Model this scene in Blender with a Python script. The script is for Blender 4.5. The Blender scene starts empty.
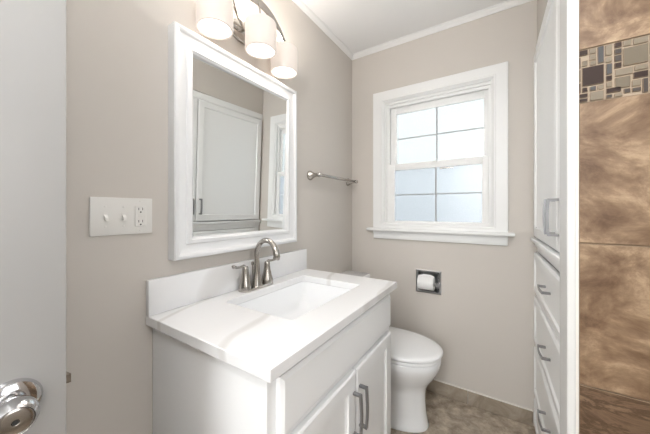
import bpy, bmesh, math, random
from mathutils import Vector, Matrix
random.seed(7)
PI = math.pi
S = bpy.context.scene
COL = S.collection

# ------------------------------------------------------------------ camera, world, big lights, exposure
CAMX, CAMZ = 0.996, 1.227
cam = bpy.data.cameras.new('camera'); cam.sensor_width = 36; cam.lens = 273.5/650*36
cam.shift_y = -7.5/650; cam.clip_start = 0.02
co = bpy.data.objects.new('camera', cam); COL.objects.link(co)
co.location = (CAMX, 0, CAMZ); co.rotation_euler = (PI/2, 0, math.radians(32.8))
S.camera = co
S.view_settings.view_transform = 'Standard'; S.view_settings.look = 'None'
S.view_settings.exposure = 0.12; S.view_settings.gamma = 1; S.view_settings.use_curve_mapping = False

W = bpy.data.worlds.new('sky'); S.world = W; W.use_nodes = True
wn = W.node_tree.nodes; wl = W.node_tree.links; wn.clear()
wo = wn.new('ShaderNodeOutputWorld'); wb = wn.new('ShaderNodeBackground')
tc = wn.new('ShaderNodeTexCoord'); nz = wn.new('ShaderNodeTexNoise'); nz.inputs['Scale'].default_value = 2.2
rp = wn.new('ShaderNodeValToRGB')
rp.color_ramp.elements[0].position = .38; rp.color_ramp.elements[0].color = (.84, .92, .90, 1)
rp.color_ramp.elements[1].position = .62; rp.color_ramp.elements[1].color = (.90, .95, 1.0, 1)
wl.new(tc.outputs['Generated'], nz.inputs['Vector']); wl.new(nz.outputs['Fac'], rp.inputs['Fac'])
wl.new(rp.outputs['Color'], wb.inputs['Color']); wb.inputs['Strength'].default_value = .80
wl.new(wb.outputs[0], wo.inputs[0])

def area(name, loc, rot, sx, sy, power, color, parent=None, shape='RECTANGLE'):
    l = bpy.data.lights.new(name, 'AREA'); l.shape = shape; l.size = sx
    if shape == 'RECTANGLE': l.size_y = sy
    l.energy = power; l.color = color
    o = bpy.data.objects.new(name, l); COL.objects.link(o); o.location = loc; o.rotation_euler = rot
    if parent: o.parent = parent
    return o
DAY_P, VAN_P, UP_P = 6.2, .34, 1.35
FILL_GLOBE_E, HALL_FILL_E = 36.0, 26.0          # brightness of the two added fill globes, out of view
area('daylight', (.62, 2.5, 1.75), (math.radians(-80), 0, 0), 1.1, 1.2, DAY_P, (.93, .97, 1.0))
area('hall_fill', (.80, -2.42, 1.45), (math.radians(90), 0, 0), 1.2, 1.5, 42.0, (.96, .985, 1.0))   # added fill light behind an invented hall window, out of view
area('shower_fill', (2.30, -.05, 1.62), (math.radians(90), 0, math.radians(90)), .85, .95, 12.0, (.97, .985, 1.0))   # side fill put in beyond a made-up, unseen shower window

# ------------------------------------------------------------------ materials
def mat(name, col, rough=.5, metal=0, spec=.5, coat=0, emit=None, es=0):
    m = bpy.data.materials.new(name); m.use_nodes = True
    b = m.node_tree.nodes['Principled BSDF']
    b.inputs['Base Color'].default_value = (*col, 1); b.inputs['Roughness'].default_value = rough
    b.inputs['Metallic'].default_value = metal; b.inputs['Specular IOR Level'].default_value = spec
    b.inputs['Coat Weight'].default_value = coat
    if emit: b.inputs['Emission Color'].default_value = (*emit, 1); b.inputs['Emission Strength'].default_value = es
    return m
def nodes(m): return m.node_tree.nodes, m.node_tree.links, m.node_tree.nodes['Principled BSDF']
def add_bump(m, scale, dist, strength=.3, detail=4):
    n, l, b = nodes(m)
    t = n.new('ShaderNodeTexCoord'); z = n.new('ShaderNodeTexNoise'); z.inputs['Scale'].default_value = scale
    z.inputs['Detail'].default_value = detail
    u = n.new('ShaderNodeBump'); u.inputs['Strength'].default_value = strength; u.inputs['Distance'].default_value = dist
    l.new(t.outputs['Object'], z.inputs['Vector']); l.new(z.outputs['Fac'], u.inputs['Height']); l.new(u.outputs['Normal'], b.inputs['Normal'])
    return m
def mottled(name, stops, scale, rough, detail=8, stretch=(1, 1, 1), dist=0.6, bump=.0006):
    m = mat(name, (1, 1, 1), rough); n, l, b = nodes(m)
    t = n.new('ShaderNodeTexCoord'); mp = n.new('ShaderNodeMapping'); mp.inputs['Scale'].default_value = stretch
    z = n.new('ShaderNodeTexNoise'); z.inputs['Scale'].default_value = scale; z.inputs['Detail'].default_value = detail
    z.inputs['Roughness'].default_value = .68; z.inputs['Distortion'].default_value = dist
    r = n.new('ShaderNodeValToRGB'); e = r.color_ramp.elements
    while len(e) < len(stops): e.new(.5)
    for i, (p, c) in enumerate(stops): e[i].position = p; e[i].color = (*c, 1)
    l.new(t.outputs['Object'], mp.inputs['Vector']); l.new(mp.outputs['Vector'], z.inputs['Vector'])
    l.new(z.outputs['Fac'], r.inputs['Fac']); l.new(r.outputs['Color'], b.inputs['Base Color'])
    u = n.new('ShaderNodeBump'); u.inputs['Strength'].default_value = .5; u.inputs['Distance'].default_value = bump
    l.new(z.outputs['Fac'], u.inputs['Height']); l.new(u.outputs['Normal'], b.inputs['Normal'])
    return m
M = {}
M['wall'] = add_bump(mat('beige_wall_paint', (.61, .57, .525), .85, spec=.3), 180, .0006)
M['ceiling'] = add_bump(mat('white_ceiling_paint', (.93, .935, .94), .9, spec=.2), 120, .0008)
M['trim'] = mat('white_trim_paint', (.83, .83, .82), .42)
M['frame'] = mat('white_frame_lacquer', (.76, .765, .77), .35)
M['jamb'] = mat('off_white_jamb_paint', (.66, .66, .645), .5)
M['cab'] = add_bump(mat('white_cabinet_paint', (.87, .875, .88), .38), 90, .0002, .2)
M['linen'] = mat('white_linen_cabinet_paint', (.90, .905, .90), .35)
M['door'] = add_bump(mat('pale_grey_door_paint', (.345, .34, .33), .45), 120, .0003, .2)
M['porcelain'] = mat('white_porcelain', (.89, .90, .91), .1, coat=.5)
M['seat'] = mat('white_seat_plastic', (.90, .905, .91), .22)
M['plastic'] = mat('off_white_plastic', (.78, .765, .73), .35)
M['plastic2'] = mat('off_white_device_plastic', (.80, .785, .75), .3)
M['dark'] = mat('dark_slot', (.03, .03, .03), .6)
M['nickel'] = mat('brushed_nickel', (.43, .405, .375), .2, metal=1)
M['pull'] = mat('satin_nickel_pull', (.36, .36, .37), .34, metal=1)
M['chrome'] = mat('polished_chrome', (.58, .58, .59), .08, metal=1)
M['mirror'] = mat('mirror_silver', (.90, .92, .92), .0, metal=1)
M['gap'] = mat('shadow_gap_paint', (.30, .30, .30), .8)
M['paper'] = add_bump(mat('tissue_paper', (.86, .86, .85), .95, spec=.1), 220, .0008)
M['caulk'] = mat('pale_caulk', (.72, .69, .64), .6)
M['muntin'] = mat('grey_white_grid', (.36, .37, .38), .4)
M['shade'] = mat('frosted_linen_glass_shade', (.44, .41, .38), .5, emit=(1.0, .86, .76), es=.40)
M['glow'] = mat('glowing_diffuser', (.9, .9, .9), .5, emit=(1.0, .93, .86), es=2.0)
M['globe'] = mat('fill_globe_glow', (.9, .9, .9), .5, emit=(.99, .995, 1.0), es=FILL_GLOBE_E)  # glow of the added bathroom fill lamp
M['globe2'] = mat('hall_fill_globe_glow', (.9, .9, .9), .5, emit=(.99, .995, 1.0), es=HALL_FILL_E)  # glow of the added hallway fill lamp
M['travertine'] = mottled('brown_travertine', [(.34, (.095, .050, .025)), (.45, (.165, .10, .056)), (.52, (.23, .15, .09)), (.64, (.42, .30, .19))], 10, .4, detail=15, stretch=(1, 1, 1.3), dist=.4)
M['travertine_dark'] = mottled('veined_travertine', [(.30, (.05, .026, .014)), (.45, (.16, .10, .06)), (.53, (.07, .04, .022)), (.62, (.20, .13, .08)), (.75, (.27, .19, .12))], 4.5, .35, stretch=(1, 1, 3.2), dist=2.2)
M['floor'] = mottled('floor_travertine', [(.30, (.18, .14, .10)), (.44, (.34, .28, .215)), (.55, (.46, .39, .31)), (.70, (.66, .59, .49))], 16, .38, detail=14, dist=.2)
M['base_tile'] = mottled('baseboard_travertine', [(.3, (.22, .175, .13)), (.5, (.33, .275, .215)), (.7, (.42, .36, .29))], 8, .4, dist=1.0)
M['grout'] = mat('beige_grout', (.27, .19, .125), .9)
M['grout2'] = mat('pale_mosaic_grout', (.40, .32, .24), .9)
MOS = {'b': mat('brown_glass_mosaic', (.026, .012, .008), .5, spec=.3), 's': mat('slate_mosaic', (.045, .045, .046), .5),
       'l': mat('light_taupe_mosaic', (.20, .165, .12), .3), 't': mat('taupe_mosaic', (.15, .125, .09), .25), 'g': mat('grey_brown_mosaic', (.038, .028, .022), .5)}
# quartz with soft veins
mq = mat('white_veined_quartz', (.9, .9, .9), .16, coat=.2); n, l, b = nodes(mq)
t = n.new('ShaderNodeTexCoord'); mp = n.new('ShaderNodeMapping'); mp.inputs['Rotation'].default_value = (0, 0, math.radians(-14)); mp.inputs['Location'].default_value = (0.0, 0.0, 0)
wv = n.new('ShaderNodeTexWave'); wv.wave_type = 'BANDS'; wv.bands_direction = 'X'; wv.inputs['Scale'].default_value = 1.05; wv.inputs['Distortion'].default_value = 3.2
wv.inputs['Detail'].default_value = 3; wv.inputs['Detail Scale'].default_value = 1.3
r = n.new('ShaderNodeValToRGB'); e = r.color_ramp.elements
e[0].position = 0; e[0].color = (.70, .69, .68, 1); e[1].position = .025; e[1].color = (.83, .83, .835, 1)
l.new(t.outputs['Object'], mp.inputs['Vector']); l.new(mp.outputs['Vector'], wv.inputs['Vector']); l.new(wv.outputs['Fac'], r.inputs['Fac']); l.new(r.outputs['Color'], b.inputs['Base Color'])
M['quartz'] = mq
# frosted pane
def frosted(name, tint, tr):
    m = bpy.data.materials.new(name); m.use_nodes = True; n = m.node_tree.nodes; l = m.node_tree.links; n.clear()
    o = n.new('ShaderNodeOutputMaterial'); a = n.new('ShaderNodeBsdfTranslucent'); bb = n.new('ShaderNodeBsdfTransparent'); mx = n.new('ShaderNodeMixShader')
    t = n.new('ShaderNodeTexCoord'); z = n.new('ShaderNodeTexNoise'); z.inputs['Scale'].default_value = 160; z.inputs['Detail'].default_value = 2
    r = n.new('ShaderNodeValToRGB'); r.color_ramp.elements[0].position = .3; r.color_ramp.elements[1].position = .7
    r.color_ramp.elements[0].color = (*[c*.93 for c in tint], 1); r.color_ramp.elements[1].color = (*tint, 1)
    l.new(t.outputs['Object'], z.inputs['Vector']); l.new(z.outputs['Fac'], r.inputs['Fac'])
    l.new(r.outputs['Color'], a.inputs['Color']); l.new(r.outputs['Color'], bb.inputs['Color'])
    mx.inputs['Fac'].default_value = tr; l.new(a.outputs[0], mx.inputs[1]); l.new(bb.outputs[0], mx.inputs[2])
    g = n.new('ShaderNodeBsdfGlossy'); g.inputs['Roughness'].default_value = .25; m2 = n.new('ShaderNodeMixShader'); m2.inputs['Fac'].default_value = .05
    l.new(mx.outputs[0], m2.inputs[1]); l.new(g.outputs[0], m2.inputs[2]); l.new(m2.outputs[0], o.inputs[0])
    return m
M['pane'] = frosted('frosted_pane', (.93, .95, .95), .7)
M['pane_low'] = frosted('frosted_pane_double', (.86, .88, .91), .7)

# ------------------------------------------------------------------ helpers
def obj(name, bm, m, parent=None, smooth=False, loc=None, rotz=0):
    bmesh.ops.recalc_face_normals(bm, faces=bm.faces)
    me = bpy.data.meshes.new(name); bm.to_mesh(me); bm.free()
    ms = m if isinstance(m, (list, tuple)) else [m]
    for x in ms: me.materials.append(x)
    if smooth:
        for p in me.polygons: p.use_smooth = True
        me.set_sharp_from_angle(angle=math.radians(smooth if smooth is not True else 40))
    o = bpy.data.objects.new(name, me); COL.objects.link(o)
    if parent: o.parent = parent
    if loc: o.location = loc
    o.rotation_euler.z = rotz
    return o
def struct(name, bm, m, smooth=False, **k):
    o = obj(name, bm, m, smooth=smooth, **k); o['kind'] = 'structure'; return o
def thing(name, label, cat, loc=(0, 0, 0), rotz=0, group=None, kind=None):
    o = bpy.data.objects.new(name, None); COL.objects.link(o); o.location = loc; o.rotation_euler = (0, 0, rotz)
    o.empty_display_size = .05
    if kind: o['kind'] = kind
    else: o['label'] = label; o['category'] = cat
    if group: o['group'] = group
    return o
def tag(o, label, cat, group=None):
    o['label'] = label; o['category'] = cat
    if group: o['group'] = group
    return o
def B(): return bmesh.new()
def box(bm, x0, x1, y0, y1, z0, z1, bev=0, seg=2, mi=0):
    v = [bm.verts.new(p) for p in ((x0, y0, z0), (x1, y0, z0), (x1, y1, z0), (x0, y1, z0), (x0, y0, z1), (x1, y0, z1), (x1, y1, z1), (x0, y1, z1))]
    fs = [bm.faces.new([v[i] for i in q]) for q in ((3, 2, 1, 0), (4, 5, 6, 7), (0, 1, 5, 4), (1, 2, 6, 5), (2, 3, 7, 6), (3, 0, 4, 7))]
    for f in fs: f.material_index = mi
    if bev:
        es = list({e for f in fs for e in f.edges})
        bmesh.ops.bevel(bm, geom=es, offset=bev, segments=seg, profile=.5, affect='EDGES')
    return bm
def loft(bm, rings, close_u=True, cap0=True, cap1=True, mi=0):
    vs = [[bm.verts.new(p) for p in r] for r in rings]; n = len(vs[0])
    for a, b_ in zip(vs, vs[1:]):
        for i in range(n if close_u else n-1):
            f = bm.faces.new((a[i], a[(i+1) % n], b_[(i+1) % n], b_[i])); f.material_index = mi
    if cap0: bm.faces.new(vs[0][::-1]).material_index = mi
    if cap1: bm.faces.new(vs[-1]).material_index = mi
    return vs
def lathe(bm, prof, origin=(0, 0, 0), axis=(0, 0, 1), seg=32, cap0=True, cap1=True, sx=1, sy=1, mi=0):
    q = Vector((0, 0, 1)).rotation_difference(Vector(axis).normalized()); o = Vector(origin)
    rings = [[o+q @ Vector((r*sx*math.cos(2*PI*i/seg), r*sy*math.sin(2*PI*i/seg), h)) for i in range(seg)] for r, h in prof]
    loft(bm, rings, cap0=cap0, cap1=cap1, mi=mi)
def tube(bm, pts, rad, seg=16, flat=None):
    pts = [Vector(p) for p in pts]; n = len(pts); rad = rad if isinstance(rad, (list, tuple)) else [rad]*n
    T = []
    for i in range(n):
        d = (pts[min(i+1, n-1)]-pts[max(i-1, 0)]).normalized(); T.append(d)
    up = Vector((0, 0, 1)) if abs(T[0].z) < .9 else Vector((0, 1, 0))
    u = T[0].cross(up).normalized(); rings = []
    for i in range(n):
        u = (u-T[i]*u.dot(T[i])).normalized(); w = T[i].cross(u)
        fl = flat if flat else 1
        rings.append([pts[i]+u*rad[i]*math.cos(2*PI*k/seg)+w*rad[i]*fl*math.sin(2*PI*k/seg) for k in range(seg)])
    loft(bm, rings)
def bez(p0, p1, p2, p3, n=12):
    p0, p1, p2, p3 = map(Vector, (p0, p1, p2, p3))
    return [p0*(1-t)**3+p1*3*t*(1-t)**2+p2*3*t*t*(1-t)+p3*t**3 for t in [i/n for i in range(n+1)]]
def rrect(cx, cy, hx, hy, r, z, k=6):
    out = []
    for ax, ay, a0 in ((1, 1, 0), (-1, 1, 90), (-1, -1, 180), (1, -1, 270)):
        for i in range(k+1):
            a = math.radians(a0+90*i/k); out.append(Vector((cx+ax*(hx-r)+r*math.cos(a), cy+ay*(hy-r)+r*math.sin(a), z)))
    return out
def frame_sweep(bm, a0, a1, b0, b1, prof, fn):
    """mitred picture-frame: prof = (inset from the outer edge, height) pairs; fn(a,b,h)->point"""
    rings = []
    for i, h in prof:
        rings.append([Vector(fn(a0+i, b0+i, h)), Vector(fn(a1-i, b0+i, h)), Vector(fn(a1-i, b1-i, h)), Vector(fn(a0+i, b1-i, h))])
    loft(bm, rings, cap0=False, cap1=False)
def dup(root, loc=None, label=None):
    r_ = root.copy(); COL.objects.link(r_)
    if loc is not None: r_.location = loc
    if label: r_['label'] = label
    for ch in list(root.children):
        c = ch.copy(); COL.objects.link(c); c.parent = r_
        for g in ch.children:
            d = g.copy(); COL.objects.link(d); d.parent = c
    return r_

# ------------------------------------------------------------------ room shell
YB, ZC = 1.941, 2.44          # back wall, ceiling
XR = 1.165                    # wall above the linen cabinet
YS = .794                     # shower end wall tile face
YF = -.62                     # wall with the doorway
XS = 1.98                     # far side of the shower
bm = B(); box(bm, -.12, XS+.1, -2.1, YB+.12, -.1, 0); struct('floor', bm, M['floor'])
bm = B(); box(bm, -.12, XS+.1, -2.1, YB+.12, ZC, ZC+.1); struct('ceiling', bm, M['ceiling'])
bm = B(); box(bm, -.12, 0, -2.1, YB+.12, 0, ZC); struct('wall_left', bm, M['wall'])
WX0, WX1, WZ0, WZ1 = .262, .972, 1.085, 2.03   # rough opening
bm = B()
HX0, HX1, HZ0, HZ1 = .500, .661, .662, .815    # recess of the paper holder
box(bm, 0, HX0, YB, YB+.12, 0, WZ0); box(bm, HX1, XR+.7, YB, YB+.12, 0, WZ0); box(bm, HX0, HX1, YB, YB+.12, 0, HZ0); box(bm, HX0, HX1, YB, YB+.12, HZ1, WZ0)
box(bm, HX0, HX1, YB+.08, YB+.12, HZ0, HZ1)
box(bm, 0, WX0, YB, YB+.12, WZ0, ZC); box(bm, WX1, XR+.7, YB, YB+.12, WZ0, ZC); box(bm, WX0, WX1, YB, YB+.12, WZ1, ZC)
struct('wall_back', bm, M['wall'])
LZ = 2.14                    # top of the linen niche
bm = B(); box(bm, XR, XR+.1, YS+.12, YB, LZ, ZC); box(bm, XR+.5, XR+.6, YS+.12, YB, 0, ZC); box(bm, XR+.1, XR+.5, YS+.12, YB, LZ, LZ+.05)
struct('wall_right', bm, M['wall'])
bm = B(); box(bm, XS, XS+.1, YF, -.48, 0, ZC); box(bm, XS, XS+.1, .38, YS+.12, 0, ZC); box(bm, XS, XS+.1, -.48, .38, 0, 1.15); box(bm, XS, XS+.1, -.48, .38, 2.1, ZC); struct('wall_shower_side', bm, M['wall'])
bm = B(); frame_sweep(bm, -.54, .44, 1.09, 2.16, [(0, 0), (0, .016), (.06, .016), (.06, -.10), (.085, -.10), (.085, -.06), (.06, -.06)], lambda a, b_, h: (XS-h, a, b_)); struct('added_shower_window', bm, M['trim'])  # invented window, added so the shower fill light can enter
# wall with the doorway, behind the camera
DX0, DX1 = .325, 1.10
bm = B(); box(bm, 0, DX0, YF-.12, YF, 0, ZC); box(bm, DX1, XS, YF-.12, YF, 0, ZC); box(bm, DX0, DX1, YF-.12, YF, 2.06, ZC)
struct('wall_front', bm, M['wall'])
bm = B(); box(bm, 1.45, 1.55, -2.1, YF-.12, 0, ZC); struct('wall_hall_right', bm, M['wall'])
bm = B(); box(bm, -.12, .25, -2.2, -2.1, 0, ZC); box(bm, 1.35, 1.55, -2.2, -2.1, 0, ZC); box(bm, .25, 1.35, -2.2, -2.1, 0, .75); box(bm, .25, 1.35, -2.2, -2.1, 2.15, ZC); struct('wall_hall_end', bm, M['wall'])
bm = B(); frame_sweep(bm, .18, 1.42, .68, 2.22, [(0, 0), (0, .018), (.08, .018), (.08, -.10), (.06, -.10), (.06, 0), (0, 0)], lambda a, b_, h: (a, -2.1+h, b_)); box(bm, .26, 1.34, -2.17, -2.14, 1.43, 1.47)
struct('added_hall_window', bm, M['trim'])  # unseen window, made up to admit the hall fill light
bm = B(); box(bm, DX0-.07, DX0-.002, YF, YF+.018, 0, 2.12, .004); box(bm, DX1+.002, DX1+.07, YF, YF+.018, 0, 2.12, .004); box(bm, DX0-.002, DX1+.002, YF, YF+.018, 2.05, 2.12, .004)
struct('trim_1', bm, M['trim'])

# shower end wall: travertine tiles and a mosaic band
bm = B()
box(bm, 1.1365, XS, YS+.004, YS+.12, 0, ZC, mi=0)
def tile(x0, x1, z0, z1, mi, dy=0, bev=.0015): box(bm, x0, x1, YS-dy, YS+.006, z0, z1, bev, 1, mi)
g = .0025
rows = [(-.062, .2415, 0), (.2415, .545, 0), (.545, .850, 1), (.850, 1.1545, 0), (1.1545, 1.4565, 0), (1.570, 1.8735, 0), (1.8735, 2.177, 0), (2.177, ZC, 0)]
for k, (z0, z1, d) in enumerate(rows):
    xs = [1.1375, 1.1375+(.61 if k % 2 else .46), XS]
    for xa, xb in zip(xs, xs[1:]):
        box(bm, xa+(g/2 if xa > 1.14 else 0), xb-g/2, YS, YS+.006, max(z0, 0)+g/2, z1-g/2, .001, 1, 1+d)
MT = '''42 80 0 .10 b;85 115 0 .10 l;85 115 .12 .22 l;42 50 .13 .34 g;55 80 .21 .31 t;88 115 .24 .32 l;120 147 0 .31 s;152 180 0 .2 l;152 180 .23 .33 l
188 217 0 .09 b;188 217 .12 .21 g;188 217 .235 .345 g;188 217 .375 .47 b;222 255 0 .10 l;260 316 0 .11 l;222 316 .135 .46 t;42 50 .37 .60 t;55 147 .345 .70 b;155 180 .36 .555 s
155 180 .585 .675 b;190 260 .50 .62 l;265 316 .49 .58 l;260 316 .61 .72 b;190 250 .65 .85 t;255 290 .75 .86 l;295 316 .75 1 g;155 180 .705 .79 l;55 80 .73 .815 b
88 115 .73 .81 s;120 147 .73 .81 l;42 50 .63 .82 b;42 80 .845 .915 b;42 80 .94 1 b;88 147 .84 1 l;155 215 .82 .91 b;155 180 .94 1 g;187 220 .94 1 l;225 250 .88 .96 g;255 290 .89 .96 g'''
mm = {'b': 4, 's': 5, 'l': 6, 't': 7, 'g': 8}
for rep in range(8):
    for it in MT.replace('\n', ';').split(';'):
        a, b2, v0, v1, c = it.split(); a, b2, v0, v1 = float(a), float(b2), float(v0), float(v1)
        x0 = 1.1375+(a-42)*3.7e-4+rep*.1035; x1 = 1.1375+(b2-42)*3.7e-4+rep*.1035
        if x1 > XS: continue
        tile(x0, x1-.0005, 1.5685-.1105*v1, 1.5685-.1105*v0, mm[c], .0008, .0006)
box(bm, 1.1367, XS, YS+.0025, YS+.005, 1.4565, 1.570, mi=3)
struct('wall_shower', bm, [M['grout'], M['travertine'], M['travertine_dark'], M['grout2'], MOS['b'], MOS['s'], MOS['l'], MOS['t'], MOS['g']])
# white jamb at the end of the shower wall
bm = B(); box(bm, 1.1165, 1.1315, YS-.006, .850, 0, ZC, .003); box(bm, 1.123, 1.142, .848, .925, 0, ZC, .003)
struct('trim_2', bm, M['jamb'])
bm = B(); box(bm, 1.1315, 1.1366, YS-.002, .848, 0, ZC); struct('trim_3', bm, M['caulk'])

# crown
def crown(name, pts_a, pts_b): 
    bm = B(); loft(bm, [pts_a, pts_b]); return struct(name, bm, M['trim'])
def cpro(f): return [f(0, 0), f(0, -.030), f(.006, -.030), f(.010, -.022), f(.018, -.014), f(.022, -.006), f(.028, -.005), f(.028, 0)]
crown('trim_4', cpro(lambda d, z: Vector((d, YF, ZC+z))), cpro(lambda d, z: Vector((d, YB-d, ZC+z))))
crown('trim_5', cpro(lambda d, z: Vector((d, YB-d, ZC+z))), cpro(lambda d, z: Vector((XR, YB-d, ZC+z))))
# tile baseboards
def bboard(name, segs):
    bm = B()
    for s in segs: box(bm, *s, .002, 1)
    return struct(name, bm, M['base_tile'])
bboard('baseboard_back', [(.002, .208, YB-.012, YB-.0005, .001, .088), (.211, .8175, YB-.012, YB-.0005, .001, .088), (.8205, 1.146, YB-.012, YB-.0005, .001, .088)])
bm = B(); box(bm, .003, 1.146, YB-.0125, YB, .0885, .0915); struct('trim_6', bm, M['caulk'])
bboard('baseboard_left', [(.0005, .012, YF+.02, -.1, .001, .088), (.0005, .012, -.098, .44, .001, .088), (.0005, .012, 1.335, YB-.014, .001, .088)])

# ------------------------------------------------------------------ window
win = thing('window_1', '', '', (0, YB, 0), kind='structure')
bm = B()
frame_sweep(bm, .186, 1.030, 1.05, 2.095, [(0, 0), (0, .016), (.003, .019), (.060, .021), (.064, .024), (.072, .024), (.078, .016), (.086, .012), (.086, -.02)], lambda a, b_, h: (a, -h, b_))
obj('casing', bm, M['trim'], win, smooth=30)
bm = B(); box(bm, .150, 1.062, -.062, .03, 1.073, 1.092, .004); obj('sill', bm, M['trim'], win, smooth=30)
bm = B(); box(bm, .190, 1.028, -.020, -.0005, 1.014, 1.0725, .004); obj('apron', bm, M['trim'], win, smooth=30)
bm = B()
frame_sweep(bm, .264, .970, 1.092, 2.012, [(0, .0), (.020, .0), (.022, -.012), (.040, -.012), (.040, -.06), (.0, -.06)], lambda a, b_, h: (a, -h, b_))
obj('window_frame', bm, M['trim'], win, smooth=30)
def sash(name, x0, x1, z0, z1, gx0, gx1, gz0, gz1, y0, pm, mz):
    bm = B()
    for q in ((x0, gx0, z0, z1), (gx1, x1, z0, z1), (gx0, gx1, z0, gz0), (gx0, gx1, gz1, z1)):
        box(bm, q[0], q[1], y0, y0+.024, q[2], q[3], .0025)
    s_ = obj(name, bm, M['trim'], win, smooth=30)
    bm = B(); box(bm, gx0-.003, gx1+.003, y0+.010, y0+.014, gz0-.003, gz1+.003); obj('pane', bm, pm, s_)
    bm = B(); xm = .626
    box(bm, xm-.005, xm+.005, y0+.007, y0+.0095, gz0, gz1); box(bm, gx0, xm-.005, y0+.0072, y0+.0094, mz-.004, mz+.004); box(bm, xm+.005, gx1, y0+.0072, y0+.0094, mz-.004, mz+.004)
    obj('muntin', bm, M['muntin'], s_)
    return s_
sash('upper_sash', .305, .930, 1.525, 1.975, .350, .905, 1.557, 1.925, .036, M['pane'], 1.742)
ls = sash('lower_sash', .305, .930, 1.094, 1.555, .345, .896, 1.146, 1.510, .004, M['pane_low'], 1.332)
bm = B(); box(bm, .595, .655, -.002, .004, 1.536, 1.546, .001); box(bm, .612, .632, -.010, .004, 1.546, 1.556, .003)
obj('sash_lock', bm, M['trim'], win, smooth=30)
bm = B(); box(bm, .652, .735, .000, .0045, 1.497, 1.506, .001); box(bm, .675, .70, -.004, .0, 1.499, 1.504, .001); obj('tilt_latch', bm, M['nickel'], ls)

# ------------------------------------------------------------------ open door in the left foreground
Zd = .44; E = Vector((.4068, .145, 0)); da = math.radians(4.7)
dd = Vector((math.sin(da), math.cos(da), 0)); dn = Vector((math.cos(da), -math.sin(da), 0))
door = thing('door_1', '', '', tuple(E), kind='structure')
door.rotation_euler = (0, 0, -da)          # local +y runs along the door towards its free edge, +x is the face
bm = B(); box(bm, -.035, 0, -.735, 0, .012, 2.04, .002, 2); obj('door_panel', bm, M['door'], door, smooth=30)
kz = CAMZ-171*Zd/273.5-.003
ky = -.059
bm = B(); lathe(bm, [(.0, 0), (.032, 0), (.0325, .003), (.030, .008), (.025, .011), (.014, .013)], (0, ky, kz), (1, 0, 0), 40); rose = obj('rose', bm, M['chrome'], door, smooth=30)
bm = B(); lathe(bm, [(.011, .012), (.0105, .022), (.0125, .027), (.019, .032), (.0232, .038), (.0243, .046), (.0232, .054), (.0195, .0605), (.0185, .0625), (.0172, .0605), (.0168, .0605)], (0, ky, kz), (1, 0, 0), 40)
knob = obj('knob', bm, M['chrome'], door, smooth=30)
bm = B(); lathe(bm, [(.0166, .0600), (.0166, .0615), (.0145, .0625), (.004, .0625), (.003, .0610)], (0, ky, kz), (1, 0, 0), 32); obj('privacy_button', bm, M['nickel'], knob, smooth=30)
bm = B(); lathe(bm, [(.0028, .0612), (.0028, .0617)], (0, ky, kz), (1, 0, 0), 16); obj('keyhole', bm, M['dark'], knob)
bm = B(); loft(bm, [[Vector((-.026, 0, kz-.007)), Vector((-.010, 0, kz-.007)), Vector((-.010, 0, kz+.007)), Vector((-.026, 0, kz+.007))],
                    [Vector((-.026, .003, kz-.007)), Vector((-.010, .007, kz-.007)), Vector((-.010, .007, kz+.007)), Vector((-.026, .003, kz+.007))]])
obj('latch_bolt', bm, M['nickel'], door)

# ------------------------------------------------------------------ vanity cabinet
VY0, VY1, VX = .463, 1.288, .537
van = thing('vanity_cabinet', 'white shaker bathroom vanity cabinet under the quartz countertop', 'cabinet', (0, (VY0+VY1)/2, 0))
def L(y): return y-(VY0+VY1)/2
bm = B()
box(bm, .003, VX-.018, L(VY0), L(VY0)+.018, 0.001, .840); box(bm, .003, VX-.018, L(VY1)-.018, L(VY1), 0.001, .840)
box(bm, .003, .012, L(VY0)+.018, L(VY1)-.018, .09, .840); box(bm, .012, VX-.018, L(VY0)+.018, L(VY1)-.018, .09, .108)
box(bm, VX-.085, VX-.07, L(VY0)+.018, L(VY1)-.018, 0.001, .09)
obj('body', bm, M['cab'], van)
bm = B()
for q in ((VY0-.001, VY0+.040, .001, .840), (VY1-.040, VY1+.001, .001, .840), (VY0+.040, VY1-.040, .805, .840), (VY0+.040, VY1-.040, .640, .680), (VY0+.040, VY1-.040, .09, .125), (.875, .912, .125, .640)):
    box(bm, VX-.018, VX, L(q[0]), L(q[1]), q[2], q[3], .001, 1)
obj('face_frame', bm, M['cab'], van)
SH = [(0, 0), (0, .015), (.007, .019), (.056, .019), (.060, .013), (.066, .010), (.070, .0085)]
def shaker(name, fn, a0, a1, b0, b1, m, parent, prof=SH):
    bm = B(); frame_sweep(bm, a0, a1, b0, b1, prof, fn)
    i, h = prof[-1]
    bm.faces.new([bm.verts.new(fn(a, b_, h)) for a, b_ in ((a0+i, b0+i), (a1-i, b0+i), (a1-i, b1-i), (a0+i, b1-i))])
    i, h = prof[0]
    bm.faces.new([bm.verts.new(fn(a, b_, h)) for a, b_ in ((a0+i, b0+i), (a1-i, b0+i), (a1-i, b1-i), (a0+i, b1-i))])
    bmesh.ops.remove_doubles(bm, verts=bm.verts, dist=1e-6)
    return obj(name, bm, m, parent, smooth=20)
def pull_v(parent, x, y, z0, z1, sgn=1, m=None):
    """arched flat bar pull, standing off +x*sgn"""
    bm = B(); P = []
    for i in range(17):
        t = i/16; z = z0+(z1-z0)*t; P.append((x+sgn*(.024+.004*math.sin(PI*t)), z))
    w = .0065
    rings = [[Vector((px, y-w, z)), Vector((px, y+w, z)), Vector((px+sgn*.007, y+w, z)), Vector((px+sgn*.007, y-w, z))] for px, z in P]
    loft(bm, rings)
    for z in (z0, z1-.009): box(bm, min(x, x+sgn*.027), max(x, x+sgn*.027), y-w, y+w, z, z+.009, .001, 1)
    return obj('handle', bm, m or M['pull'], parent, smooth=30)
f0 = lambda a, b_, h: (VX+.0006+h, a, b_)
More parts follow.
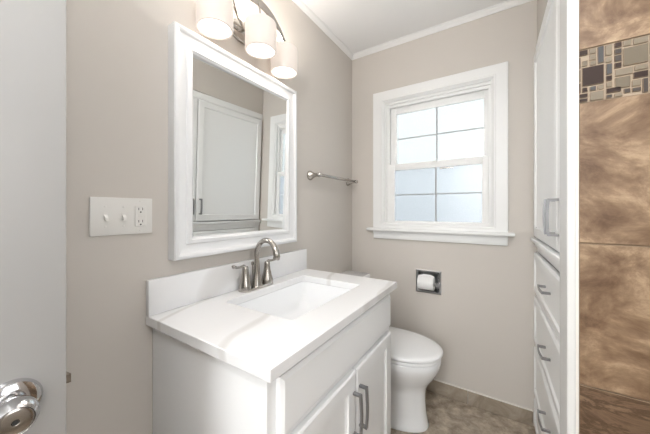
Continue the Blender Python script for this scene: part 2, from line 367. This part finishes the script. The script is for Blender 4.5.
shaker('false_drawer_front', f0, L(.492), L(1.262), .674, .824, M['cab'], van, [(0, 0), (0, .012), (.009, .0185), (.011, .0195)])
dL = shaker('door', f0, L(.492), L(.8905), .105, .648, M['cab'], van); pull_v(dL, VX+.0195, L(.868), .430, .582)
dR = shaker('door', f0, L(.8945), L(1.262), .105, .648, M['cab'], van); pull_v(dR, VX+.0195, L(.918), .430, .582)

# ------------------------------------------------------------------ countertop, sink
CY0, CY1, CXF, CT = .441, 1.316, .568, .8735
ct = thing('countertop', 'white grey-veined quartz countertop with backsplash on top of the vanity', 'countertop', (0, (CY0+CY1)/2, CT-.031))
cyc = (CY0+CY1)/2; SXc, SYc, SHX, SHY = .270, .924, .168, .249
bm = B(); zt = .031
outer = [Vector((.0015, CY0-cyc, zt)), Vector((CXF, CY0-cyc, zt)), Vector((CXF, CY1-cyc, zt)), Vector((.0015, CY1-cyc, zt))]
inner = rrect(SXc, SYc-cyc, SHX, SHY, .014, zt)
def ring_edges(ps):
    v = [bm.verts.new(p) for p in ps]; return [bm.edges.new((v[i], v[(i+1) % len(v)])) for i in range(len(v))]
es = ring_edges(outer)+ring_edges(inner)
fs = bmesh.ops.triangle_fill(bm, edges=es, use_beauty=True)['geom']
fs = [f for f in fs if isinstance(f, bmesh.types.BMFace)]
ex = bmesh.ops.extrude_face_region(bm, geom=fs)
bmesh.ops.translate(bm, verts=[v for v in ex['geom'] if isinstance(v, bmesh.types.BMVert)], vec=(0, 0, -.031))
if not any(f.calc_center_median().z > .03 for f in bm.faces):
    for f in fs: pass
bmesh.ops.dissolve_limit(bm, angle_limit=.01, verts=bm.verts, edges=bm.edges)
top = obj('top', bm, M['quartz'], ct, smooth=25)
mo = top.modifiers.new('edge', 'BEVEL'); mo.width = .002; mo.segments = 2; mo.limit_method = 'ANGLE'; mo.angle_limit = math.radians(50)
bm = B(); box(bm, .0015, .0215, CY0-cyc+.001, CY1-.004-cyc, .0315, .0315+.118, .0015); obj('backsplash', bm, M['quartz'], ct, smooth=25)

sk = thing('sink', 'white rectangular undermount sink set into the quartz countertop', 'sink', (SXc, SYc, .70))
bm = B(); zr = CT-.0325-.70
def rr(hx, hy, r, z): return rrect(0, 0, hx, hy, r, z)
prof = [(SHX+.02, SHY+.02, .04, zr-.012), (SHX+.02, SHY+.02, .04, zr), (SHX+.003, SHY+.003, .016, zr), (SHX+.001, SHY+.001, .018, zr-.01), (SHX-.006, SHY-.008, .026, .07), (SHX-.018, SHY-.025, .045, .03),
        (SHX-.045, SHY-.06, .05, .012), (.06, .10, .045, .006), (.024, .024, .0235, .002)]
loft(bm, [rr(*p) for p in prof], cap0=False, cap1=False)
prof2 = [(.024, .024, .0235, .002), (.024, .024, .0235, -.012), (.06, .10, .045, -.006), (SHX-.03, SHY-.045, .05, .002), (SHX-.005, SHY-.01, .05, .025), (SHX+.008, SHY+.008, .045, .08), (SHX+.02, SHY+.02, .04, zr-.012)]
loft(bm, [rr(*p) for p in prof2], cap0=False, cap1=False)
bmesh.ops.remove_doubles(bm, verts=bm.verts, dist=1e-5)
obj('basin', bm, M['porcelain'], sk, smooth=50)
bm = B(); lathe(bm, [(.0235, -.01), (.0235, .0035), (.020, .0045), (.014, .003), (.012, .006), (.002, .0085)], (0, 0, 0), seg=28); obj('drain', bm, M['nickel'], sk, smooth=30)

# ------------------------------------------------------------------ faucet
FX, FY = .060, .878
fa = thing('faucet', 'brushed nickel gooseneck faucet with two lever handles behind the sink', 'faucet', (FX, FY, CT+.0005)); fa.scale = (1.12, 1.12, 1.12)
bm = B(); loft(bm, [rrect(0, 0, .027, .084, .026, 0), rrect(0, 0, .027, .084, .026, .004), rrect(0, 0, .023, .080, .0225, .0085)]); obj('base', bm, M['nickel'], fa, smooth=40)
def bell(o):
    bm = B(); lathe(bm, [(.0245, .006), (.0255, .012), (.024, .022), (.019, .040), (.0145, .062), (.012, .082), (.0118, .090), (.0095, .095), (.002, .0975)], o, seg=28); return bm
for s_ in (-1, 1):
    h = obj('handle', bell((0, s_*.059, 0)), M['nickel'], fa, smooth=40)
    bm = B(); tube(bm, [(0, s_*.057, .090), (.001, s_*.068, .0975), (.003, s_*.084, .096), (.004, s_*.102, .097), (.005, s_*.118, .103), (.0052, s_*.122, .1055)], [.0085, .0075, .006, .0065, .009, .006], 14, .75)
    obj('lever', bm, M['nickel'], h, smooth=60)
bm = B()
P = [Vector((0, 0, z)) for z in (.007, .030, .060, .095, .118, .130)]
R_ = .055
for i in range(1, 17):
    a = PI-i/16*math.radians(176); P.append(Vector((R_+R_*math.cos(a), 0, .130+R_*math.sin(a)*1.15)))
P.append(P[-1]+Vector((-.003, 0, -.010)))
rad = [.024, .019, .0145, .0118, .0105, .010]+[.0098]*11+[.0105, .0115, .0122, .013, .0132]
rad = (rad+[.0132]*30)[:len(P)]
tube(bm, P, rad, 20); sp = obj('spout', bm, M['nickel'], fa, smooth=60)
bm = B(); lathe(bm, [(.0028, .004), (.0028, .085), (.006, .088), (.0068, .098), (.0035, .102)], (-.023, 0, 0), seg=16); obj('lift_rod', bm, M['nickel'], fa, smooth=40)

# ------------------------------------------------------------------ framed mirror
my0, my1, mz0, mz1 = .515, 1.192, 1.048, 1.882
mi_ = thing('wall_mirror', 'large rectangular mirror in a thick white moulded frame above the backsplash', 'mirror', (.0012, (my0+my1)/2, mz0))
mc = (my0+my1)/2
bm = B()
frame_sweep(bm, my0-mc, my1-mc, 0, mz1-mz0, [(.02, 0), (0, 0), (0, .040), (.004, .044), (.012, .046), (.018, .043), (.022, .036), (.040, .029), (.050, .027), (.054, .033), (.060, .035), (.066, .037), (.069, .033), (.074, .030), (.074, .002), (.02, .002), (.02, 0)], lambda a, b_, h: (h, a, b_))
obj('frame', bm, M['frame'], mi_, smooth=28)
hg = (mz1-mz0)/2
bm = B(); box(bm, -.0015, .0015, my0-mc+.0743, my1-mc-.0743, -hg+.0743, hg-.0743); gl = obj('glass', bm, M['mirror'], mi_)
gl.location = (.0145, 0, hg); gl.rotation_euler = (0, math.radians(1.3), math.radians(-1.4))   # the glass sits slightly skewed in its deep frame

# ------------------------------------------------------------------ vanity light
LY = .840
vl = thing('vanity_light', 'arched nickel wall light with three glowing white drum shades above mirror', 'wall light', (.0012, LY, 2.03))
bm = B(); lathe(bm, [(.058, 0), (.060, .004), (.056, .014), (.045, .020), (.012, .022)], (0, 0, 0), (1, 0, 0), 40, sx=.8, sy=1.3); obj('backplate', bm, M['nickel'], vl, smooth=40)
def arch(t):   # t in -1..1
    return Vector((.066+.045*(1-t*t), t*.238, .018+.078*(1-t*t)))
bm = B(); rings = []
for i in range(33):
    t = -1+i/16; p = arch(t); rings.append([p+Vector((-.003, 0, -.017)), p+Vector((.003, 0, -.017)), p+Vector((.003, 0, .017)), p+Vector((-.003, 0, .017))])
loft(bm, rings); obj('arched_bar', bm, M['nickel'], vl, smooth=30)
for s_ in (-1, 1):
    bm = B(); tube(bm, bez((.018, s_*.01, .0), (.07, s_*.015, -.02), (.05, s_*.09, .0), arch(s_*.52)+Vector((-.006, 0, -.004)), 16), .0055, 12); obj('arm', bm, M['nickel'], vl, smooth=60)
for t, xs, ys in ((-1, .085, -.196), (0, .125, 0), (1, .085, .196)):
    tt = ys/.235; p = arch(tt)
    c = Vector((xs, ys, -.122))
    bm = B(); lathe(bm, [(.058, .0), (.0650, .0), (.0660, .004), (.0660, .116), (.0635, .119), (.060, .119), (.0630, .114), (.0630, .004)], c, seg=48, cap0=False, cap1=False)
    sh = obj('lamp_shade', bm, M['shade'], vl, smooth=40)
    bm = B(); lathe(bm, [(.0625, .006), (.0625, .009)], c, seg=48); obj('diffuser', bm, M['glow'], sh, smooth=40)
    bm = B(); lathe(bm, [(.016, .06), (.017, .119), (.014, .126), (.006, .130)], c, seg=20)
    tube(bm, [c+Vector((0, 0, .125)), c+Vector((0, 0, .135)), p+Vector((.002, 0, -.005))], .0045, 10)
    obj('stem', bm, M['nickel'], sh, smooth=50)
    area('vanity_lamp', tuple(c+Vector((0, 0, .0045))), (0, 0, 0), .110, .110, VAN_P, (1.0, .88, .77), parent=vl, shape='DISK')
    area('vanity_uplight', tuple(c+Vector((0, 0, .1165))), (PI, 0, 0), .100, .100, UP_P, (1.0, .90, .81), parent=vl, shape='DISK')

# ------------------------------------------------------------------ towel bar
tb = thing('towel_bar', 'brushed nickel towel bar on the left wall beside the window corner', 'towel bar', (.0012, 1.617, 1.437))
for s_ in (-1, 1):
    bm = B(); lathe(bm, [(.029, 0), (.030, .005), (.027, .011), (.019, .024), (.0125, .042), (.011, .056), (.0135, .062), (.014, .078), (.010, .084), (.002, .086)], (0, s_*.248, 0), (1, 0, 0), 28); obj('post', bm, M['nickel'], tb, smooth=40)
bm = B(); tube(bm, [(.069, -.270, 0), (.069, -.267, 0), (.069, .267, 0), (.069, .270, 0)], [.007, .0095, .0095, .007], 16); obj('bar', bm, M['nickel'], tb, smooth=50)

# ------------------------------------------------------------------ switch plate
sw = thing('switch_plate', 'off-white wall plate with two toggle switches and one outlet', 'light switch', (.0012, .3765, 1.206))
bm = B(); box(bm, 0, .0055, -.0835, .0835, -.0575, .0575, .0025, 3); obj('plate', bm, M['plastic'], sw, smooth=30)
for y in (-.0465, 0.0):
    bm = B(); box(bm, .0056, .0062, y-.0055, y+.0055, -.0125, .0125); tg_base = obj('toggle_slot', bm, M['plastic2'], sw)
    bm = B(); loft(bm, [[Vector((.006, y-.0048, -.010)), Vector((.006, y+.0048, -.010)), Vector((.006, y+.0048, .006)), Vector((.006, y-.0048, .006))],
                        [Vector((.019, y-.0036, -.013)), Vector((.019, y+.0036, -.013)), Vector((.017, y+.0036, -.004)), Vector((.017, y-.0036, -.004))]])
    obj('toggle', bm, M['plastic2'], sw)
    for z in (-.030, .030):
        bm = B(); lathe(bm, [(.003, .0056), (.003, .0064), (.001, .0068)], (0, y, z), (1, 0, 0), 12)
        obj('screw', bm, M['plastic2'], sw)
bm = B(); box(bm, .0056, .0080, .0305, .0635, -.0335, .0335, .0012, 1); ol = obj('outlet', bm, M['plastic2'], sw)
for z in (.020, -.020):
    bm = B(); box(bm, .0081, .0084, .0405, .0422, z-.001, z+.007); box(bm, .0081, .0084, .0518, .0535, z-.001, z+.007); lathe(bm, [(.0025, .0081), (.0025, .0084)], (0, .047, z-.0075), (1, 0, 0), 12)
    obj('socket_slot', bm, M['dark'], ol)
bm = B(); box(bm, .0081, .0088, .0415, .0525, -.0045, -.0005); box(bm, .0081, .0088, .0415, .0525, .0010, .005); obj('reset_button', bm, M['plastic'], ol)
for z in (-.0475, .0475):
    bm = B(); lathe(bm, [(.003, .0056), (.003, .0064), (.001, .0068)], (0, .047, z), (1, 0, 0), 12)
    obj('screw', bm, M['plastic2'], sw)

# ------------------------------------------------------------------ toilet
TY = 1.605
to = thing('toilet', 'white porcelain toilet with closed lid beyond the vanity', 'toilet', (0, TY, 0)); to.scale = (1.01, 1, 1.018)
def egg(xb, xf, hw, z, n=48, p=2.3):
    xc = xb+(xf-xb)*.45; out = []
    for i in range(n):
        a = 2*PI*i/n; c_, s_ = math.cos(a), math.sin(a)
        rx = (xf-xc) if c_ > 0 else (xc-xb)
        pw = 2.15 if c_ > 0 else 2.8
        out.append(Vector((xc+rx*math.copysign(abs(c_)**(2/pw), c_), hw*math.copysign(abs(s_)**(2/pw), s_), z)))
    return out
bm = B()
loft(bm, [egg(.10, .645, .125, .001), egg(.10, .648, .127, .010), egg(.10, .642, .120, .020), egg(.10, .634, .114, .08), egg(.11, .629, .110, .14), egg(.12, .630, .111, .19), egg(.13, .637, .118, .225),
          egg(.15, .655, .135, .255), egg(.17, .680, .155, .290), egg(.18, .698, .171, .325), egg(.19, .708, .180, .355), egg(.19, .711, .183, .386), egg(.195, .705, .178, .392)])
obj('bowl', bm, M['porcelain'], to, smooth=60)
bm = B(); loft(bm, [egg(.225, .696, .170, .3925), egg(.216, .705, .178, .3955), egg(.212, .712, .184, .398), egg(.212, .712, .184, .407), egg(.216, .708, .181, .411)]); obj('seat', bm, M['seat'], to, smooth=50)
bm = B(); loft(bm, [egg(.226, .700, .172, .4115), egg(.222, .708, .179, .4155), egg(.212, .720, .189, .419), egg(.212, .720, .189, .428), egg(.217, .715, .184, .4335), egg(.235, .695, .168, .4365), egg(.28, .62, .10, .4395), egg(.36, .50, .03, .4405)]); obj('lid', bm, M['seat'], to, smooth=50)
bm = B(); loft(bm, [rrect(.108, 0, .085, .185, .03, .3935), rrect(.108, 0, .090, .20, .03, .45), rrect(.110, 0, .093, .216,   .03, .722)]); tk = obj('tank', bm, M['porcelain'], to, smooth=50)
bm = B(); loft(bm, [rrect(.112, 0, .098, .224, .03, .7235), rrect(.112, 0, .101, .228, .032, .728), rrect(.112, 0, .101, .228, .032, .747), rrect(.112, 0, .094, .221, .03, .756)]); obj('tank_lid', bm, M['porcelain'], to, smooth=50)
bm = B(); lathe(bm, [(.012, 0), (.012, .008)], (.2035, -.15, .69), (1, 0, 0), 16); tube(bm, [(.212, -.15, .69), (.214, -.12, .688), (.215, -.085, .685)], [.005, .0045, .006], 10); obj('flush_lever', bm, M['chrome'], to, smooth=50)

# ------------------------------------------------------------------ paper holder and roll
hx = (HX0+HX1)/2; hz = (HZ0+HZ1)/2; hw, hh = .0825, .0785
hd = thing('toilet_paper_holder', 'square chrome recessed toilet paper holder in the back wall', 'paper holder', (hx, YB, hz))
bm = B(); frame_sweep(bm, -hw, hw, -hh, hh, [(.0, .001), (.0, .004), (.004, .007), (.012, .007), (.016, .003), (.018, -.065)], lambda a, b_, h: (a, -h, b_)); obj('flange', bm, M['chrome'], hd, smooth=30)
bm = B(); box(bm, -hw+.019, hw-.019, .0635, .066, -hh+.019, hh-.019); obj('recess_back', bm, M['chrome'], hd)
for s_ in (-1, 1):
    bm = B(); tube(bm, [(s_*.0615, .02, -.005), (s_*.0615, -.002, -.005), (s_*.0605, -.018, -.005)], [.009, .0085, .007], 12); obj('roller_arm', bm, M['chrome'], hd, smooth=50)
bm = B(); lathe(bm, [(.0065, -.0525), (.0065, .0525)], (0, -.018, -.005), (1, 0, 0), 16); obj('roller', bm, M['chrome'], hd, smooth=50)
rl = thing('toilet_paper_roll', 'white toilet paper roll hanging in the chrome holder', 'toilet paper', (hx-.010, YB-.018, hz-.006))
bm = B(); lathe(bm, [(.020, -.050), (.044, -.050), (.0455, -.048), (.0455, .048), (.044, .050), (.020, .050), (.020, -.050)], (0, 0, 0), (1, 0, 0), 40, cap0=False, cap1=False); obj('roll', bm, M['paper'], rl, smooth=40)
bm = B(); pts = [(-.0462, .006), (-.0435, .017), (-.0337, .0325), (-.018, .043), (-.002, .0466)]
rings = []
for y, z in pts: rings.append([Vector((-.049, y, z)), Vector((.049, y, z)), Vector((.049, y-.0006, z+.0006)), Vector((-.049, y-.0006, z+.0006))])
rings.append([Vector((-.015, .003, .056)), Vector((.030, .003, .056)), Vector((.030, .0024, .0566)), Vector((-.015, .0024, .0566))])
loft(bm, rings); obj('loose_sheet', bm, M['paper'], rl)

# ------------------------------------------------------------------ linen cabinet built into the right wall
la = math.radians(1.2)
lc = thing('linen_cabinet', 'tall white built-in linen cabinet with doors above drawers', 'cabinet', (1.166, YB-.002, 0), rotz=la)
# local: x = 0 is the face frame plane (faces -x), y runs negative towards the camera
LW0, LWm, LW1 = -.985, -.680, -.012
bm = B()
for q in ((LW0, LW0+.02, .001, LZ-.012), (LWm-.022, LWm+.022, 1.0455, 2.0695), (-.020, -.002, .001, LZ-.012)): box(bm, 0, .018, *q, .0015, 1)
for z0, z1 in ((.001, .045), (.995, 1.045), (2.07, LZ-.012)):
    box(bm, 0.0002, .0178, LW0+.02, -.020, z0, z1)
for z in (.190, .480, .757): box(bm, 0.0002, .0178, LW0+.02, -.020, z-.02, z+.02)
obj('face_frame', bm, M['linen'], lc)
bm = B()
box(bm, .0185, .40, LW0, LW0+.018, .001, LZ-.012); box(bm, .0185, .40, -.030, -.012, .001, LZ-.012); box(bm, .402, .41, LW0, -.012, .001, LZ-.012); box(bm, .0185, .40, LWm-.009, LWm+.009, .001, LZ-.012)
obj('body', bm, M['linen'], lc)
bm = B(); box(bm, -.008, .0, LW0, -.002, 2.083, LZ-.0005, .002); obj('head_casing', bm, M['linen'], lc, smooth=30)
bm = B(); box(bm, -.030, .0, LW0, -.002, 1.050, 1.070, .004); box(bm, -.012, 0, LW0, -.002, 1.022, 1.0495, .002); obj('ledge', bm, M['linen'], lc, smooth=30)
fl = lambda a, b_, h: (-.0006-h, a, b_)
LP = [(0, 0), (0, .014), (.006, .018), (.050, .018), (.055, .010), (.062, .008)]
LD = [(0, 0), (0, .012), (.010, .018), (.036, .018), (.041, .011), (.046, .010)]
for k, (a0, a1) in enumerate(((LW0+.012, LWm-.004), (LWm+.004, -.016))):
    d = shaker('door', fl, a0, a1, 1.078, 2.078, M['linen'], lc, LP)
    yh = a1-.030 if k == 0 else a0+.030
    pull_v(d, -.0190, yh, 1.135, 1.265, -1)
for z0, z1 in ((.770, .990), (.493, .745), (.203, .468), (.030, .178)):
    if True:
        a0, a1 = LW0+.012, -.016
        d = shaker('drawer', fl, a0, a1, z0, z1, M['linen'], lc, LD)
        ym = (a0+a1)/2; zz = (z0+z1)/2+.015; bm = B()
        P = [(-.0190-.023-.004*math.sin(PI*i/12), ym-.062+.124*i/12) for i in range(13)]
        loft(bm, [[Vector((px, y, zz-.005)), Vector((px, y, zz+.005)), Vector((px-.005, y, zz+.005)), Vector((px-.005, y, zz-.005))] for px, y in P])
        for y in (ym-.062, ym+.053): box(bm, -.0445, -.0186, y, y+.009, zz-.005, zz+.005, .001, 1)
        obj('handle', bm, M['pull'], d, smooth=30)

# ------------------------------------------------------------------ added fill lamps, unseen behind the camera
def globe(loc, r_, label, m):
    t_ = thing('fill_lamp', label, 'ceiling light', loc)
    bm = B(); lathe(bm, [(.075, 0), (.078, -.006), (.070, -.020), (.052, -.034), (.050, -.050)], seg=40); obj('canopy', bm, M['nickel'], t_, smooth=40)
    bm = B(); zc = -.047-r_*.94-.10
    tube(bm, [(0, 0, -.04), (0, 0, -.16)], .012, 12); lathe(bm, [(.03, -.135), (.056, -.15), (.056, -.165)], seg=32)
    obj('rod', bm, M['nickel'], t_, smooth=60); bm = B()
    lathe(bm, [(max(r_*math.sin(PI*k/24), .002), zc+r_*math.cos(PI*k/24)) for k in range(3, 25)], seg=40); obj('fill_sphere', bm, m, t_, smooth=60)
globe((.90, -.33, ZC-.001), .14, 'added unseen fill lamp inside the bathroom near the doorway', M['globe'])
globe((.75, -1.35, ZC-.001), .16, 'larger added fill lamp unseen in the hallway outside', M['globe2'])
